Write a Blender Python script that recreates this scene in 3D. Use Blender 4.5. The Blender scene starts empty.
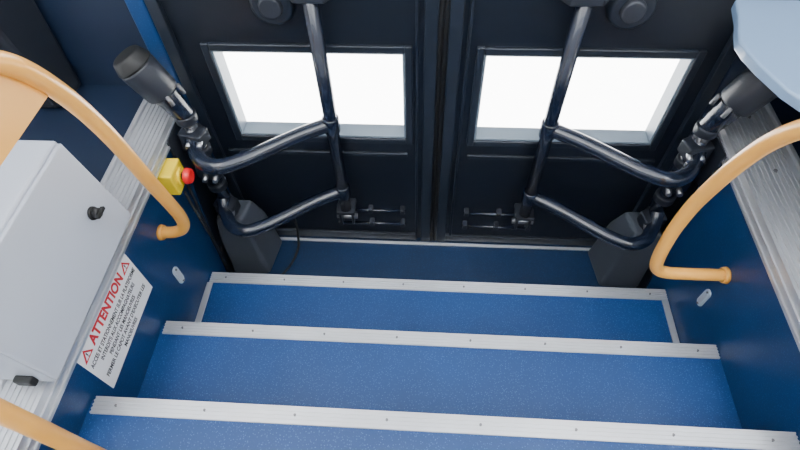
import bpy, bmesh, math, random
from mathutils import Vector, Matrix
random.seed(3)
OFF = 1.90   # height of the eye above the road outside; everything is built relative to the eye then lifted
C = bpy.context.scene.collection

# ------------------------------------------------------------------ materials
def mat(name, col, rough=0.5, metal=0.0, speck=None, speck_amt=0.0, speck_scale=400, bump=0.0, bump_scale=300, var=0.0, coat=0.0, emit=None, estr=0):
    m = bpy.data.materials.new(name); m.use_nodes = True
    nt = m.node_tree; b = nt.nodes["Principled BSDF"]
    b.inputs["Base Color"].default_value = (*col, 1)
    b.inputs["Roughness"].default_value = rough
    b.inputs["Metallic"].default_value = metal
    b.inputs["Coat Weight"].default_value = coat
    tc = nt.nodes.new("ShaderNodeTexCoord")
    last = None
    if var > 0:
        n = nt.nodes.new("ShaderNodeTexNoise"); n.inputs["Scale"].default_value = 5; n.inputs["Detail"].default_value = 6
        nt.links.new(tc.outputs["Object"], n.inputs["Vector"])
        mx = nt.nodes.new("ShaderNodeMix"); mx.data_type = 'RGBA'
        mx.inputs["A"].default_value = (*[c*(1-var) for c in col], 1)
        mx.inputs["B"].default_value = (*[min(1, c*(1+var)) for c in col], 1)
        nt.links.new(n.outputs["Fac"], mx.inputs["Factor"]); last = mx.outputs["Result"]
    if speck:
        v = nt.nodes.new("ShaderNodeTexVoronoi"); v.inputs["Scale"].default_value = speck_scale
        nt.links.new(tc.outputs["Object"], v.inputs["Vector"])
        cr = nt.nodes.new("ShaderNodeValToRGB")
        cr.color_ramp.elements[0].position = 0.12; cr.color_ramp.elements[0].color = (speck_amt,)*3+(1,)
        cr.color_ramp.elements[1].position = 0.30; cr.color_ramp.elements[1].color = (0, 0, 0, 1)
        nt.links.new(v.outputs["Distance"], cr.inputs["Fac"])
        mx = nt.nodes.new("ShaderNodeMix"); mx.data_type = 'RGBA'
        mx.inputs["A"].default_value = (*col, 1); mx.inputs["B"].default_value = (*speck, 1)
        if last: nt.links.new(last, mx.inputs["A"])
        nt.links.new(cr.outputs["Color"], mx.inputs["Factor"]); last = mx.outputs["Result"]
    if last: nt.links.new(last, b.inputs["Base Color"])
    if bump > 0:
        n = nt.nodes.new("ShaderNodeTexNoise"); n.inputs["Scale"].default_value = bump_scale
        nt.links.new(tc.outputs["Object"], n.inputs["Vector"])
        bp = nt.nodes.new("ShaderNodeBump"); bp.inputs["Strength"].default_value = bump; bp.inputs["Distance"].default_value = 0.002
        nt.links.new(n.outputs["Fac"], bp.inputs["Height"]); nt.links.new(bp.outputs["Normal"], b.inputs["Normal"])
    if emit:
        b.inputs["Emission Color"].default_value = (*emit, 1); b.inputs["Emission Strength"].default_value = estr
    return m

M_tread = mat("blue_speckled_vinyl", (0.0002, 0.037, 0.150), 0.46, speck=(0.08, 0.25, 0.58), speck_amt=0.34, speck_scale=210, bump=0.2, var=0.18)
M_wall = mat("blue_side_vinyl", (0.0004, 0.030, 0.115), 0.42, speck=(0.05, 0.16, 0.42), speck_amt=0.25, speck_scale=210, bump=0.12, var=0.18)
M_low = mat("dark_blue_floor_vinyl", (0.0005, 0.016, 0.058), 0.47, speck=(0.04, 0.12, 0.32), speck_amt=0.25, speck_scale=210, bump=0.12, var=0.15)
M_dark = mat("navy_panel", (0.004, 0.012, 0.034), 0.48, bump=0.1, var=0.2)
M_black = mat("door_black_paint", (0.006, 0.009, 0.016), 0.36, bump=0.05, bump_scale=80, var=0.25)
M_black2 = mat("door_inner_panel_paint", (0.010, 0.015, 0.025), 0.40, bump=0.05, var=0.25)
M_rubber = mat("black_rubber", (0.006, 0.007, 0.008), 0.6)
M_plastic = mat("dark_grey_plastic", (0.014, 0.018, 0.027), 0.42, bump=0.2, bump_scale=400)
M_cover = mat("grey_moulded_cover", (0.055, 0.066, 0.086), 0.45, bump=0.2, bump_scale=400)
M_arm = mat("navy_powder_coated_steel", (0.007, 0.012, 0.026), 0.24, coat=0.4, var=0.1)
M_alu = mat("brushed_aluminium", (0.56, 0.58, 0.61), 0.34, 0.65, var=0.22, bump=0.05)
M_yel = mat("yellow_powder_coat", (0.84, 0.40, 0.070), 0.33, coat=0.25)
M_box = mat("light_grey_enamel", (0.40, 0.44, 0.51), 0.40, bump=0.05)
M_estopy = mat("safety_yellow_plastic", (0.85, 0.62, 0.015), 0.4)
M_red = mat("red_plastic", (0.70, 0.010, 0.015), 0.35)
M_white = mat("white_vinyl_sticker", (0.92, 0.93, 0.95), 0.4)
M_redink = mat("red_ink", (0.60, 0.01, 0.02), 0.5)
M_ink = mat("black_ink", (0.01, 0.01, 0.012), 0.5)
M_screw = mat("screw_steel", (0.35, 0.36, 0.38), 0.35, 0.9)
M_screwd = mat("screw_hole_dark", (0.16, 0.16, 0.17), 0.5, 0.3)
M_lens = mat("frosted_lens", (0.42, 0.50, 0.60), 0.3)
M_shelf = mat("light_blue_gloss_panel", (0.20, 0.31, 0.47), 0.28, coat=0.4)
M_frame = mat("window_reveal_grey", (0.20, 0.25, 0.30), 0.35)
M_ceil = mat("ceiling_white", (0.75, 0.77, 0.80), 0.6)
M_ground = mat("sunlit_concrete", (0.82, 0.82, 0.81), 0.8, var=0.05)
M_fill_lamp = mat("fill_lamp_diffuser", (0.9, 0.9, 0.9), 0.5, emit=(1, 0.98, 0.95), estr=2)  # glowing face of the added fill lamps
# glass
M_glass = bpy.data.materials.new("window_glass"); M_glass.use_nodes = True
nt = M_glass.node_tree; nt.nodes.clear()
o = nt.nodes.new("ShaderNodeOutputMaterial"); mx = nt.nodes.new("ShaderNodeMixShader")
tr = nt.nodes.new("ShaderNodeBsdfTransparent"); gl = nt.nodes.new("ShaderNodeBsdfGlossy"); gl.inputs["Roughness"].default_value = 0.03
mx.inputs[0].default_value = 0.06
nt.links.new(tr.outputs[0], mx.inputs[1]); nt.links.new(gl.outputs[0], mx.inputs[2]); nt.links.new(mx.outputs[0], o.inputs[0])

# ------------------------------------------------------------------ helpers
def empty(name, loc):
    e = bpy.data.objects.new(name, None); e.location = loc; e.empty_display_size = 0.05; C.objects.link(e); return e
def link(me, name, m, parent=None):
    ob = bpy.data.objects.new(name, me); C.objects.link(ob)
    if m: me.materials.clear(); me.materials.append(m)
    if parent:
        ob.parent = parent; ob.matrix_parent_inverse = Matrix.Translation(-parent.location)
    return ob
def boxes(name, L, m, parent=None, bevel=0.0, smooth=False):
    bm = bmesh.new()
    for (x0, x1, y0, y1, z0, z1) in L:
        r = bmesh.ops.create_cube(bm, size=1)
        for v in r['verts']:
            v.co = Vector(((x0+x1)/2+v.co.x*(x1-x0), (y0+y1)/2+v.co.y*(y1-y0), (z0+z1)/2+v.co.z*(z1-z0)))
    if bevel > 0:
        bmesh.ops.bevel(bm, geom=bm.edges[:], offset=bevel, segments=3, profile=0.5, affect='EDGES')
    me = bpy.data.meshes.new(name); bm.to_mesh(me); bm.free()
    return link(me, name, m, parent)
def box(name, x0, x1, y0, y1, z0, z1, m, parent=None, bevel=0.0):
    return boxes(name, [(x0, x1, y0, y1, z0, z1)], m, parent, bevel)
def poly(name, quads_pts, faces, m, parent=None, bevel=0.0):
    bm = bmesh.new(); vs = [bm.verts.new(p) for p in quads_pts]
    for f in faces: bm.faces.new([vs[i] for i in f])
    bmesh.ops.recalc_face_normals(bm, faces=bm.faces[:])
    if bevel > 0: bmesh.ops.bevel(bm, geom=bm.edges[:], offset=bevel, segments=3, profile=0.5, affect='EDGES')
    me = bpy.data.meshes.new(name); bm.to_mesh(me); bm.free()
    return link(me, name, m, parent)
HEX = [(0,1,2,3),(4,5,6,7),(0,1,5,4),(1,2,6,5),(2,3,7,6),(3,0,4,7)]
def prism(name, pts, d, m, parent=None, bevel=0.0):
    """extrude planar polygon pts by vector d"""
    n = len(pts); P = [Vector(p) for p in pts]; Q = [p+Vector(d) for p in P]
    F = [tuple(range(n)), tuple(range(2*n-1, n-1, -1))]+[(i, (i+1) % n, n+(i+1) % n, n+i) for i in range(n)]
    return poly(name, P+Q, F, m, parent, bevel)
def cyl(name, p0, p1, r0, r1, m, parent=None, seg=32, bevel=0.0):
    p0 = Vector(p0); p1 = Vector(p1); d = p1-p0
    bm = bmesh.new()
    bmesh.ops.create_cone(bm, cap_ends=True, segments=seg, radius1=r0, radius2=r1, depth=d.length)
    if bevel > 0:
        es = [e for e in bm.edges if len(e.link_faces) == 2 and any(len(f.verts) > 4 for f in e.link_faces)]
        bmesh.ops.bevel(bm, geom=es, offset=bevel, segments=3, profile=0.5, affect='EDGES')
    for f in bm.faces: f.smooth = len(f.verts) <= 4
    q = Vector((0, 0, 1)).rotation_difference(d.normalized())
    bmesh.ops.transform(bm, matrix=Matrix.Translation((p0+p1)/2) @ q.to_matrix().to_4x4(), verts=bm.verts[:])
    me = bpy.data.meshes.new(name); bm.to_mesh(me); bm.free()
    return link(me, name, m, parent)
def catmull(P, n=10):
    P = [Vector(p) for p in P]; out = []
    Q = [P[0]*2-P[1]]+P+[P[-1]*2-P[-2]]
    for i in range(1, len(Q)-2):
        a, b, c, d = Q[i-1], Q[i], Q[i+1], Q[i+2]
        for k in range(n):
            t = k/n
            out.append(0.5*((2*b)+(c-a)*t+(2*a-5*b+4*c-d)*t*t+(3*b-a-3*c+d)*t**3))
    out.append(P[-1]); return out
def tube(name, P, r, m, parent=None, smooth=True, n=10, seg=20):
    pts = catmull(P, n) if smooth else [Vector(p) for p in P]
    bm = bmesh.new(); rings = []
    t = (pts[1]-pts[0]).normalized()
    nrm = t.orthogonal().normalized()
    for i, p in enumerate(pts):
        if i == 0: tt = (pts[1]-pts[0])
        elif i == len(pts)-1: tt = pts[-1]-pts[-2]
        else: tt = pts[i+1]-pts[i-1]
        tt.normalize()
        nrm = (nrm-tt*nrm.dot(tt)).normalized(); bn = tt.cross(nrm)
        rings.append([bm.verts.new(p+(nrm*math.cos(a)+bn*math.sin(a))*r) for a in [2*math.pi*k/seg for k in range(seg)]])
    for i in range(len(rings)-1):
        for k in range(seg):
            f = bm.faces.new((rings[i][k], rings[i][(k+1) % seg], rings[i+1][(k+1) % seg], rings[i+1][k])); f.smooth = True
    bm.faces.new(rings[0][::-1]); bm.faces.new(rings[-1])
    bmesh.ops.recalc_face_normals(bm, faces=bm.faces[:])
    me = bpy.data.meshes.new(name); bm.to_mesh(me); bm.free()
    return link(me, name, m, parent)

XL, XR, XC = -0.70, 0.747, 0.0235
ZF = -0.945               # bus floor
ZA, ZB, ZC, ZD = -1.10, -1.273, -1.447, -1.62
YA, YB, YC, YD = 0.309, 0.566, 0.822, 1.10

# ------------------------------------------------------------------ shell
floor = boxes("floor", [(-1.9, XL-0.03, -1.4, 1.14, ZF-0.05, ZF), (XR+0.03, 1.9, -1.4, 1.14, ZF-0.05, ZF),
                        (XL-0.03, XR+0.03, -1.4, 0.045, ZF-0.05, ZF)], M_dark)
stairs = empty("stairs", (XC, 0.5, ZD))
boxes("treads", [(XL, XR, 0.02, YA, ZD-0.06, ZA), (XL, XR, YA, YB, ZD-0.06, ZB), (XL, XR, YB, YC, ZD-0.06, ZC)], M_tread, stairs)
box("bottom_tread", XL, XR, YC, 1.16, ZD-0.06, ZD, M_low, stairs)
box("top_riser", XL, XR, 0.0, 0.03, ZA, ZF-0.05, M_wall, stairs)
def nosing(name, y, z, x0=XL+0.008, x1=XR-0.002):
    L = [(x0, x1, y-0.030, y+0.003, z, z+0.0035), (x0, x1, y+0.003, y+0.006, z-0.030, z+0.0055)]
    for k in range(4):
        yy = y-0.029+k*0.0080
        L.append((x0, x1, yy, yy+0.0036, z+0.0030, z+0.0064))
    boxes(name, L, M_alu, stairs)
    n = 8
    for k in range(n):
        xx = x0+0.05+(x1-x0-0.1)*k/(n-1)
        cyl(f"{name}_screw_{k+1}", (xx, y-0.0115, z+0.0030), (xx, y-0.0115, z+0.0068), 0.0030, 0.0028, M_screwd, stairs, 12)
nosing("nosing_upper", YA, ZA); nosing("nosing_middle", YB, ZB); nosing("nosing_lower", YC, ZC)
nosing("nosing_floor", 0.045, ZF)
boxes("side_edging", [(XL+0.001, XL+0.020, YB+0.008, YC-0.031, ZC, ZC+0.005), (XR-0.020, XR-0.001, YB+0.008, YC-0.031, ZC, ZC+0.005)], M_alu, stairs, 0.0015)
box("door_sill", XL, XR, 1.079, 1.090, ZD, ZD+0.008, M_alu, stairs, 0.002)

wl = box("wall_left", XL-0.03, XL, 0.0, 1.14, ZD-0.06, ZF-0.004, M_wall)
wr = box("wall_right", XR, XR+0.03, 0.0, 1.14, ZD-0.06, ZF-0.004, M_wall)
# black sheets painting the recess shade onto the side walls next to the doors
prism("shade_panel_left", [(XL, 0.89, ZD), (XL, 1.13, ZD), (XL, 1.13, -1.0), (XL, 1.0, -1.0), (XL, 0.95, -1.25)], (0.004, 0, 0), M_black)
prism("shade_panel_right", [(XR-0.004, 0.89, ZD), (XR-0.004, 1.13, ZD), (XR-0.004, 1.13, -1.0), (XR-0.004, 1.0, -1.0), (XR-0.004, 0.95, -1.25)], (0.004, 0, 0), M_black)

# ledge trims
def ledge(name, x_in, x_out):
    s = 1 if x_out > x_in else -1
    e = empty(name, (x_in, 0.5, ZF))
    y0, y1 = 0.05, 1.12
    def B(a, b): return (min(a, b), max(a, b))
    L = []
    a, b = B(x_in, x_out); L.append((a, b, y0, y1, ZF-0.003, ZF+0.005))
    a, b = B(x_in-s*0.006, x_in); L.append((a, b, y0, y1, ZF-0.042, ZF+0.008))
    a, b = B(x_in-s*0.010, x_in-s*0.006); L.append((a, b, y0, y1, ZF-0.042, ZF-0.034))
    a, b = B(x_in-s*0.010, x_in-s*0.006); L.append((a, b, y0, y1, ZF-0.018, ZF-0.012))
    w = abs(x_out-x_in); n = int(w/0.0115)
    for k in range(n):
        a, b = B(x_in+s*(k*0.0115+0.004), x_in+s*(k*0.0115+0.0105))
        L.append((a, b, y0, y1, ZF+0.004, ZF+0.0082))
    boxes("ribbed_profile", L, M_alu, e)
    a, b = B(x_out, x_out+s*0.012); box("outer_bead", a, b, y0, y1, ZF, ZF+0.014, M_alu, e, 0.003)
    for k in range(6):
        yy = y0+0.08+k*0.185
        cyl(f"rivet_{k+1}", (x_in+s*w*0.55, yy, ZF+0.006), (x_in+s*w*0.55, yy, ZF+0.0115), 0.005, 0.004, M_screwd, e, 12)
ledge("trim_1", XL, XL-0.075)
ledge("trim_2", XR, XR+0.125)

# outer wall with the door opening
JL, JR = -0.672, 0.719
wf = boxes("wall_front", [(-1.9, JL-0.05, 1.14, 1.20, ZD-0.06, -0.15), (JR+0.05, 1.9, 1.14, 1.20, ZD-0.06, -0.15),
                     (-1.9, 1.9, 1.14, 1.20, 0.75, 1.30), (-1.9, -1.8, 1.14, 1.2, -0.15, 0.75), (1.8, 1.9, 1.14, 1.2, -0.15, 0.75)], M_dark)
boxes("trim_5", [(JL-0.05, JL-0.003, 1.09, 1.20, ZD, 0.75)], M_wall, None, 0.006)
boxes("trim_6", [(JR+0.003, JR+0.05, 1.09, 1.20, ZD, 0.75)], M_dark, None, 0.006)
wb = boxes("wall_back", [(-1.9, 1.9, -1.46, -1.40, ZD, -0.10), (-1.9, 1.9, -1.46, -1.40, 0.95, 1.30)], M_ceil)
ceil = box("ceiling", -1.9, 1.9, -1.46, 1.20, 1.30, 1.36, M_ceil)

# ------------------------------------------------------------------ doors
def door(name, x0, x1, wx0, wx1, side):
    e = empty(name, ((x0+x1)/2, 1.12, ZD))
    y0, y1 = 1.105, 1.145
    zb, zt = ZD+0.012, 0.72
    wz0, wz1 = -1.087, -0.793
    uz0, uz1 = -0.52, 0.62
    boxes("leaf", [(x0, wx0, y0, y1, zb, zt), (wx1, x1, y0, y1, zb, zt), (wx0, wx1, y0, y1, zb, wz0),
                   (wx0, wx1, y0, y1, wz1, uz0), (wx0, wx1, y0, y1, uz1, zt)], M_black, e)
    # window surround (raised frame and bright reveal)
    def fr(a0, a1, c0, c1, w, ya, yb):
        return [(a0-w, a0, ya, yb, c0-w, c1+w), (a1, a1+w, ya, yb, c0-w, c1+w), (a0, a1, ya, yb, c0-w, c0), (a0, a1, ya, yb, c1, c1+w)]
    boxes("window_bezel", fr(wx0, wx1, wz0, wz1, 0.020, 1.094, 1.106), M_black2, e, 0.003)
    boxes("window_reveal", fr(wx0+0.006, wx1-0.006, wz0+0.006, wz1-0.006, 0.0058, 1.10, 1.150), M_frame, e)
    box("window_pane_lower", wx0, wx1, 1.132, 1.136, wz0, wz1, M_glass, e)
    box("window_pane_upper", wx0, wx1, 1.132, 1.136, uz0, uz1, M_glass, e)
    # stiffeners of the leaf
    hx = x0 if side < 0 else x1      # hinge side
    cx = x1 if side < 0 else x0      # centre side
    s = 1 if side < 0 else -1        # direction towards centre
    def B(a, b, *r): return (min(a, b), max(a, b), *r)
    boxes("edge_stiles", [B(hx, hx+s*0.030, 1.088, 1.106, zb, zt), B(cx-s*0.012, cx-s*0.045, 1.090, 1.106, zb, zt),
                          B(cx-s*0.058, cx-s*0.066, 1.096, 1.106, zb, zt)], M_black2, e, 0.003)
    boxes("kick_rails", [(x0+0.03, x1-0.06 if side<0 else x1-0.03, 1.094, 1.106, zb, zb+0.035),
                         B(hx+s*0.05, cx-s*0.09, 1.096, 1.106, -1.165, -1.150)], M_black2, e, 0.003)
    # central rubber finger guard
    cyl("rubber_seal", (cx-s*0.006, 1.098, zb), (cx-s*0.006, 1.098, zt), 0.0062, 0.0062, M_rubber, e, 16)
    if side < 0:
        box("rubber_flap", cx-0.010, cx+0.010, 1.1005, 1.1045, zb, zt, M_rubber, e)
    # latch bars low on the leaf
    bx0, bx1 = cx-s*0.10, cx-s*0.34
    for k, z in enumerate((-1.425, -1.500)):
        cyl(f"latch_bar_{k+1}", (bx0, 1.088, z), (bx1, 1.088, z), 0.0055, 0.0055, M_arm, e, 12)
        for j, q in enumerate((0.04, 0.5, 0.96)):
            xx = bx0+(bx1-bx0)*q
            box(f"latch_bracket_{k+1}_{j+1}", xx-0.008, xx+0.008, 1.080, 1.106, z-0.010, z+0.010, M_plastic, e, 0.002)
    # round handle cup
    hc = -0.374 if side < 0 else 0.438
    cyl("handle_cup_ring", (hc, 1.106, -0.662), (hc, 1.082, -0.662), 0.055, 0.048, M_black2, e, 40, 0.006)
    cyl("handle_cup_core", (hc, 1.084, -0.662), (hc, 1.070, -0.662), 0.030, 0.026, M_plastic, e, 32, 0.004)
    return e
door("door_1", JL, 0.023, -0.563, -0.07, -1)
door("door_2", 0.024, JR, 0.1275, 0.632, 1)

# ------------------------------------------------------------------ door mechanisms
def mech(side):
    e = empty("door_opening_mechanism", (XC+side*0.66, 1.0, ZD))
    def P(x, y, z):   # given for the left side
        return (x, y, z) if side < 0 else (2*XC-x, y, z)
    px, py = -0.645, 1.0
    cyl("rotating_post", P(px, py, -1.45), P(px, py, -0.90), 0.020, 0.020, M_arm, e)
    # collars and clamps
    for k, z in enumerate((-1.33, -1.29, -1.20, -1.05, -0.985, -0.93)):
        cyl(f"collar_{k+1}", P(px, py, z-0.013), P(px, py, z+0.013), 0.029, 0.029, M_plastic, e, 28, 0.004)
    for k, z in enumerate((-1.29, -1.12, -0.985)):
        prism(f"clamp_{k+1}", [P(px-0.03, py-0.03, z-0.02), P(px+0.035, py-0.045, z-0.02), P(px+0.045, py+0.0, z-0.02), P(px-0.02, py+0.035, z-0.02)], (0, 0, 0.04), M_plastic, e, 0.004)
        for j in range(2):
            cyl(f"clamp_bolt_{k+1}_{j+1}", P(px+0.0+0.028*j, py-0.025, z-0.0), P(px+0.004+0.03*j, py-0.060, z-0.0), 0.008, 0.008, M_screw, e, 6)
    # wall stay
    prism("mount_plate", [P(-0.696, 0.94, -1.10), P(-0.696, 1.07, -1.10), P(-0.696, 1.07, -0.96), P(-0.696, 0.94, -0.96)], (0.010*(-side), 0, 0), M_plastic, e, 0.002)
    cyl("mount_stub", P(-0.69, 1.0, -1.03), P(px, 1.0, -1.03), 0.020, 0.020, M_plastic, e)
    # motor at the top
    cyl("motor_body", P(-0.712, 1.0, -0.765), P(-0.672, 1.0, -0.852), 0.047, 0.043, M_plastic, e, 40, 0.010)
    cyl("motor_cap", P(-0.724, 1.0, -0.738), P(-0.710, 1.0, -0.768), 0.036, 0.049, M_rubber, e, 40, 0.006)
    cyl("motor_neck", P(-0.672, 1.0, -0.850), P(-0.645, 1.0, -0.925), 0.032, 0.026, M_arm, e, 32, 0.004)
    for j in range(4):
        a = j*math.pi/2+0.5
        cyl(f"motor_bolt_{j+1}", P(-0.668+0.034*math.cos(a), 1.0+0.034*math.sin(a), -0.835), P(-0.66+0.034*math.cos(a), 1.0+0.034*math.sin(a), -0.864), 0.0055, 0.0055, M_screwd, e, 6)
    # arms
    for nm, z in (("upper_arm", -1.0), ("lower_arm", -1.29)):
        tube(nm, [P(-0.645, 0.995, z+0.025), P(-0.642, 0.975, z+0.01), P(-0.628, 0.945, z), P(-0.598, 0.905, z), P(-0.552, 0.890, z), P(-0.50, 0.912, z), P(-0.45, 0.946, z), P(-0.36, 1.012, z), P(-0.278, 1.062, z)], 0.0205, M_arm, e)
        cyl(nm+"_knuckle", P(-0.275, 1.060, z-0.026), P(-0.275, 1.060, z+0.026), 0.0235, 0.0235, M_arm, e, 28, 0.004)
    cyl("door_pole", P(-0.275, 1.060, -1.38), P(-0.275, 1.060, -0.55), 0.0185, 0.0185, M_arm, e)
    # foot bracket of the pole on the leaf
    boxes("pole_foot", [tuple(sorted((P(-0.305, 0, 0)[0], P(-0.245, 0, 0)[0])))+(1.040, 1.104, -1.395, -1.380),
                        tuple(sorted((P(-0.300, 0, 0)[0], P(-0.292, 0, 0)[0])))+(1.045, 1.104, -1.45, -1.385),
                        tuple(sorted((P(-0.258, 0, 0)[0], P(-0.250, 0, 0)[0])))+(1.045, 1.104, -1.45, -1.385)], M_plastic, e, 0.002)
    cyl("pole_foot_pin", P(-0.310, 1.062, -1.425), P(-0.240, 1.062, -1.425), 0.010, 0.010, M_screw, e, 16)
    prism("pole_head", [P(-0.31, 1.04, -0.63), P(-0.24, 1.04, -0.63), P(-0.20, 1.10, -0.63), P(-0.35, 1.10, -0.63)], (0, 0, 0.03), M_plastic, e, 0.004)
    # base cover (tapered grey housing)
    b0 = [P(-0.694, 0.925, ZD+0.001), P(-0.560, 0.930, ZD+0.001), P(-0.540, 1.075, ZD+0.001), P(-0.694, 1.075, ZD+0.001)]
    b1 = [P(-0.692, 0.940, -1.42), P(-0.580, 0.945, -1.42), P(-0.560, 1.068, -1.42), P(-0.692, 1.068, -1.42)]
    b2 = [P(-0.685, 0.960, -1.335), P(-0.600, 0.963, -1.335), P(-0.585, 1.050, -1.335), P(-0.685, 1.050, -1.335)]
    poly("base_cover", b0+b1+b2, [(0,1,2,3),(8,9,10,11)]+[(i,(i+1)%4,4+(i+1)%4,4+i) for i in range(4)]+[(4+i,4+(i+1)%4,8+(i+1)%4,8+i) for i in range(4)], M_cover, e, 0.012)
    return e
mech(-1); mech(1)

# cables on the left
pc = empty("power_cable", (-0.6, 0.9, ZD))
tube("cable", [(-0.688, 0.93, -1.10), (-0.675, 0.90, -1.22), (-0.675, 0.885, -1.40), (-0.66, 0.870, -1.58), (-0.59, 0.875, -1.613), (-0.515, 0.93, -1.614), (-0.475, 1.02, -1.60), (-0.47, 1.066, -1.53), (-0.475, 1.085, -1.42)], 0.0045, M_rubber, pc)
tube("cable_2", [(-0.688, 0.90, -1.12), (-0.66, 0.865, -1.20), (-0.652, 0.86, -1.30), (-0.672, 0.89, -1.42), (-0.690, 0.93, -1.45)], 0.0040, M_rubber, pc)

# ------------------------------------------------------------------ handrails
h1 = empty("handrail", (-0.6, 0.5, ZA))
tube("rail_tube", [(-0.695, 0.748, -1.105), (-0.66, 0.748, -1.10), (-0.630, 0.747, -1.078), (-0.615, 0.742, -1.02), (-0.600, 0.700, -0.845), (-0.580, 0.645, -0.63), (-0.565, 0.588, -0.490), (-0.560, 0.53, -0.405), (-0.562, 0.44, -0.355), (-0.57, 0.32, -0.37), (-0.59, 0.225, -0.46), (-0.60, 0.190, -0.60), (-0.60, 0.185, -0.85), (-0.60, 0.185, ZA+0.003)], 0.0155, M_yel, h1)
cyl("wall_flange", (XL, 0.748, -1.105), (XL+0.008, 0.748, -1.105), 0.022, 0.020, M_yel, h1)
cyl("floor_flange", (-0.60, 0.185, ZA), (-0.60, 0.185, ZA+0.004), 0.020, 0.018, M_yel, h1)
prism("gusset_plate", [(-0.568, 0.583, -0.50), (-0.568, 0.530, -0.415), (-0.568, 0.44, -0.362), (-0.568, 0.36, -0.372), (-0.568, 0.36, -0.50)], (-0.005, 0, 0), M_yel, h1)
h2 = empty("handrail", (0.6, 0.5, ZA))
tube("rail_tube", [(0.742, 0.700, -1.137), (0.66, 0.700, -1.137), (0.60, 0.700, -1.134), (0.570, 0.702, -1.115), (0.559, 0.706, -1.06), (0.557, 0.712, -0.96), (0.560, 0.705, -0.845), (0.560, 0.665, -0.678), (0.560, 0.61, -0.563), (0.56, 0.51, -0.45), (0.56, 0.37, -0.40), (0.565, 0.25, -0.46), (0.57, 0.20, -0.60), (0.57, 0.19, -0.85), (0.57, 0.19, ZA+0.003)], 0.0155, M_yel, h2)
cyl("wall_flange", (XR, 0.700, -1.137), (XR-0.010, 0.700, -1.137), 0.022, 0.020, M_yel, h2)
cyl("flange_screw", (XR-0.004, 0.700, -1.162), (XR, 0.700, -1.162), 0.005, 0.005, M_screw, h2, 12)
cyl("floor_flange", (0.57, 0.19, ZA), (0.57, 0.19, ZA+0.008), 0.032, 0.030, M_yel, h2)

# ------------------------------------------------------------------ control box on the ledge
cb = empty("control_box", (-0.76, 0.48, ZF))
zb_, zt_ = ZF+0.016, -0.690
y0, y1 = 0.287, 0.672
P8 = [(-0.672, y0, zb_), (-0.672, y1, zb_), (-0.92, y1, zb_), (-0.92, y0, zb_),
      (-0.712, y0, zt_), (-0.712, y1, zt_), (-0.93, y1, zt_), (-0.93, y0, zt_)]
poly("body", P8, HEX, M_box, cb, 0.006)
d = Vector((0.010, 0, 0.002))
a = Vector((-0.6735, y0+0.004, zb_+0.008)); b = Vector((-0.6735, y1-0.004, zb_+0.008)); c = Vector((-0.7115, y1-0.004, zt_-0.006)); dd = Vector((-0.7115, y0+0.004, zt_-0.006))
prism("lid", [a, b, c, dd], d, M_box, cb, 0.003)
nrm = Vector((0.985, 0, 0.17))
kp = Vector((-0.682, 0.600, -0.826))
cyl("latch_base", kp-nrm*0.004, kp+nrm*0.008, 0.015, 0.014, M_rubber, cb, 28, 0.002)
cyl("latch_knob", kp+nrm*0.008, kp+nrm*0.020, 0.011, 0.010, M_rubber, cb, 24, 0.002)
prism("latch_key", [kp+nrm*0.016+Vector((0, -0.014, -0.004)), kp+nrm*0.016+Vector((0, 0.014, -0.004)), kp+nrm*0.016+Vector((0, 0.014, 0.004)), kp+nrm*0.016+Vector((0, -0.014, 0.004))], nrm*0.010, M_rubber, cb, 0.002)
boxes("feet", [(-0.90, -0.69, 0.30, 0.33, ZF+0.004, zb_+0.004), (-0.90, -0.69, 0.63, 0.66, ZF+0.004, zb_+0.004)], M_plastic, cb)
box("end_hinge", -0.730, -0.695, 0.274, 0.288, -0.918, -0.895, M_rubber, cb, 0.004)

# ------------------------------------------------------------------ emergency stop
es = empty("emergency_stop_button", (-0.68, 0.875, -1.0))
box("housing", XL, XL+0.040, 0.842, 0.912, -1.066, -0.992, M_estopy, es, 0.005)
cyl("collar", (XL+0.039, 0.880, -1.028), (XL+0.047, 0.880, -1.028), 0.024, 0.022, M_estopy, es)
cyl("stem", (XL+0.046, 0.880, -1.028), (XL+0.056, 0.880, -1.028), 0.012, 0.012, M_rubber, es)
cyl("mushroom_head", (XL+0.054, 0.880, -1.028), (XL+0.072, 0.880, -1.028), 0.023, 0.020, M_red, es, 36, 0.005)

# ------------------------------------------------------------------ warning sign
ws = empty("warning_sign", (XL, 0.483, -1.07))
sy0, sy1, sz0, sz1 = 0.352, 0.614, -1.158, -0.990
box("plate", XL, XL+0.0015, sy0, sy1, sz0, sz1, M_white, ws)
def text(name, s, size, y, z, m, bold=0.0, width=0.2):
    cu = bpy.data.curves.new(name, 'FONT'); cu.body = s; cu.size = size; cu.align_x = 'CENTER'; cu.align_y = 'CENTER'; cu.offset = bold; cu.extrude = 0.0001
    t = bpy.data.objects.new(name+"_tmp", cu); C.objects.link(t)
    bpy.context.view_layer.update()
    me = bpy.data.meshes.new_from_object(t.evaluated_get(bpy.context.evaluated_depsgraph_get()))
    bpy.data.objects.remove(t)
    xs = [v.co.x for v in me.vertices]; sx = width/(max(xs)-min(xs)); mid = (max(xs)+min(xs))/2
    for v in me.vertices:
        v.co = Vector((XL+0.0018+v.co.z, y+(v.co.x-mid)*sx, z+v.co.y))
    return link(me, name, m, ws)
text("title", "ATTENTION", 0.040, 0.483, -1.018, M_redink, 0.0017, 0.166)
LN = [("ACCES ET STATIONNEMENT SUR LA PLATEFORME", 0.246), ("INTERDITS AUX ACCOMPAGNATEURS", 0.190), ("PENDANT LES MANOEUVRES", 0.146), ("FERMER LE CAPOT AVANT D'EXECUTER LES", 0.232), ("MANOEUVRES", 0.072)]
for i, (s, wd) in enumerate(LN):
    text(f"line_{i+1}", s, 0.0185, 0.483, -1.054-i*0.0215, M_ink, 0.0005, wd)
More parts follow.
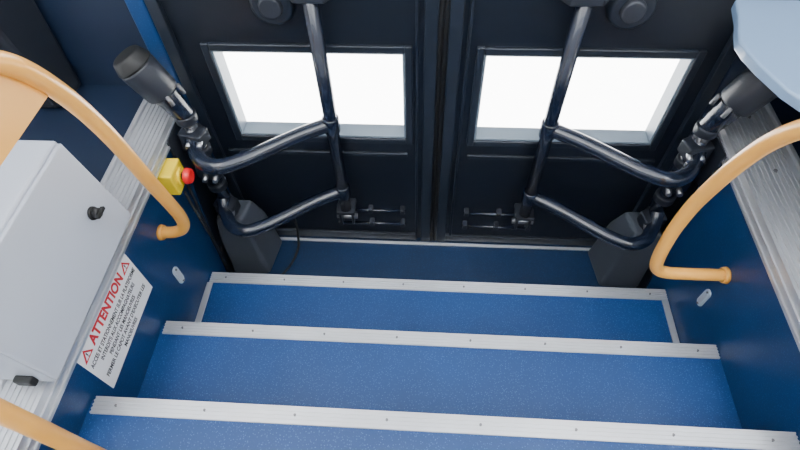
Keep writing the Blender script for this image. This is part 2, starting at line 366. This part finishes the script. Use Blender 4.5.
def tri(nm, yc):
    zc = -1.018; X = XL+0.0017
    prism(nm, [(X, yc-0.018, zc-0.013), (X, yc+0.018, zc-0.013), (X, yc, zc+0.018)], (0.0004, 0, 0), M_redink, ws)
    prism(nm+"_inner", [(X, yc-0.0105, zc-0.0090), (X, yc+0.0105, zc-0.0090), (X, yc, zc+0.0095)], (0.0008, 0, 0), M_white, ws)
    box(nm+"_mark", X, X+0.0012, yc-0.0014, yc+0.0014, zc-0.003, zc+0.006, M_ink, ws)
    box(nm+"_dot", X, X+0.0012, yc-0.0014, yc+0.0014, zc-0.008, zc-0.0055, M_ink, ws)
tri("hazard_left", 0.376); tri("hazard_right", 0.590)

# ------------------------------------------------------------------ step lights
def slight(x, s, y, z):
    e = empty("step_light", (x, y, z))
    pts = []; h, r = 0.024, 0.0115
    for k in range(13): a = math.pi*k/12; pts.append((x, y+r*math.cos(a), z+h+r*math.sin(a)))
    for k in range(13): a = math.pi+math.pi*k/12; pts.append((x, y+r*math.cos(a), z-h+r*math.sin(a)))
    prism("bezel", pts, (s*0.005, 0, 0), M_lens, e)
    pts2 = [(x, y+(p[1]-y)*0.55, z+(p[2]-z)*0.70) for p in pts]
    prism("lens", pts2, (s*0.007, 0, 0), M_box, e)
    for k, q in enumerate((-0.029, 0.029)):
        cyl(f"screw_{k+1}", (x+s*0.004, y, z+q), (x+s*0.0085, y, z+q), 0.003, 0.003, M_screwd, e, 10)
slight(XL, 1, 0.708, -1.258); slight(XR, -1, 0.700, -1.255)

wfit = empty("cable_gland", (XL, 0.85, -1.15))
cyl("gland", (XL, 0.845, -1.145), (XL+0.014, 0.845, -1.145), 0.012, 0.010, M_rubber, wfit, 20, 0.002)
cyl("gland_nut", (XL, 0.845, -1.145), (XL+0.006, 0.845, -1.145), 0.016, 0.016, M_plastic, wfit, 6)

# ------------------------------------------------------------------ heater housing (far left) & side console (far right)
hh = empty("heater_housing", (-1.15, 1.05, ZF))
P8 = [(-1.45, 1.02, ZF), (-1.01, 1.03, ZF), (-0.985, 1.138, ZF), (-1.45, 1.138, ZF),
      (-1.45, 0.96, -0.62), (-0.99, 0.98, -0.62), (-0.965, 1.138, -0.62), (-1.45, 1.138, -0.62)]
poly("cover", P8, HEX, M_plastic, hh, 0.018)
box("top_grille", -1.40, -1.12, 1.03, 1.10, -0.622, -0.604, M_rubber, hh, 0.004)

ds = empty("side_console", (0.95, 0.85, -0.63))
pts = [(0.80, 1.064), (0.632, 1.064), (0.618, 1.0), (0.602, 0.95), (0.594, 0.92), (0.597, 0.885), (0.608, 0.84), (0.63, 0.775), (0.665, 0.715), (0.72, 0.65), (0.80, 0.58), (1.25, 0.50), (1.25, 1.138), (0.80, 1.138)]
prism("top_panel", [(x, y, -0.645) for x, y in pts], (0, 0, 0.024), M_shelf, ds, 0.005)
box("pedestal", 0.98, 1.20, 0.75, 1.10, ZF, -0.64, M_plastic, ds, 0.01)

# ------------------------------------------------------------------ added fill lamps at the ceiling, out of view
for i, x in enumerate((-0.9, 0.9)):
    e = empty("ceiling_fill_light", (x, -0.2, 1.29))
    box("housing", x-0.12, x+0.12, -1.1, 0.8, 1.27, 1.30, M_ceil, e, 0.005)
    box("diffuser", x-0.10, x+0.10, -1.08, 0.78, 1.262, 1.272, M_fill_lamp, e)
    ld = bpy.data.lights.new("fill_lamp", 'AREA'); ld.shape = 'RECTANGLE'; ld.size = 0.2; ld.size_y = 1.8; ld.energy = 15; ld.color = (1.0, 0.98, 0.95)
    lo = bpy.data.objects.new("fill_lamp", ld); lo.location = (x, -0.15, 1.255); C.objects.link(lo)
    lo.parent = e; lo.matrix_parent_inverse = Matrix.Translation(-e.location)

# ------------------------------------------------------------------ outside
box("ground", -30, 30, -30, 30, -1.95, -1.90, M_ground)
sd = bpy.data.lights.new("sun", 'SUN'); sd.energy = 50; sd.angle = 0.01
so = bpy.data.objects.new("sun", sd); C.objects.link(so)
so.rotation_euler = Vector((0.2, 0.15, -1)).normalized().to_track_quat('-Z', 'Y').to_euler()
so.location = (0, 0, 4)
w = bpy.data.worlds.new("World"); bpy.context.scene.world = w; w.use_nodes = True
bg = w.node_tree.nodes["Background"]; bg.inputs[0].default_value = (0.93, 0.96, 1.0, 1); bg.inputs[1].default_value = 1.35

# ------------------------------------------------------------------ lift everything so that the road is at z=0
for ob in list(bpy.data.objects):
    if ob.parent is None: ob.location.z += OFF

# ------------------------------------------------------------------ camera
X = Vector((9950, 330, -519)).normalized()
Y = Vector((41, -718, 519)); Y = (Y-X*Y.dot(X)).normalized()
U = X.cross(Y)
R = Matrix(((X[0], -X[1], -X[2]), (Y[0], -Y[1], -Y[2]), (U[0], -U[1], -U[2])))
cam = bpy.data.cameras.new("camera"); co = bpy.data.objects.new("camera", cam); C.objects.link(co)
co.matrix_world = Matrix.Translation((0, 0, OFF)) @ R.to_4x4()
cam.lens = 519/800*36; cam.sensor_width = 36; cam.clip_start = 0.01
bpy.context.scene.camera = co
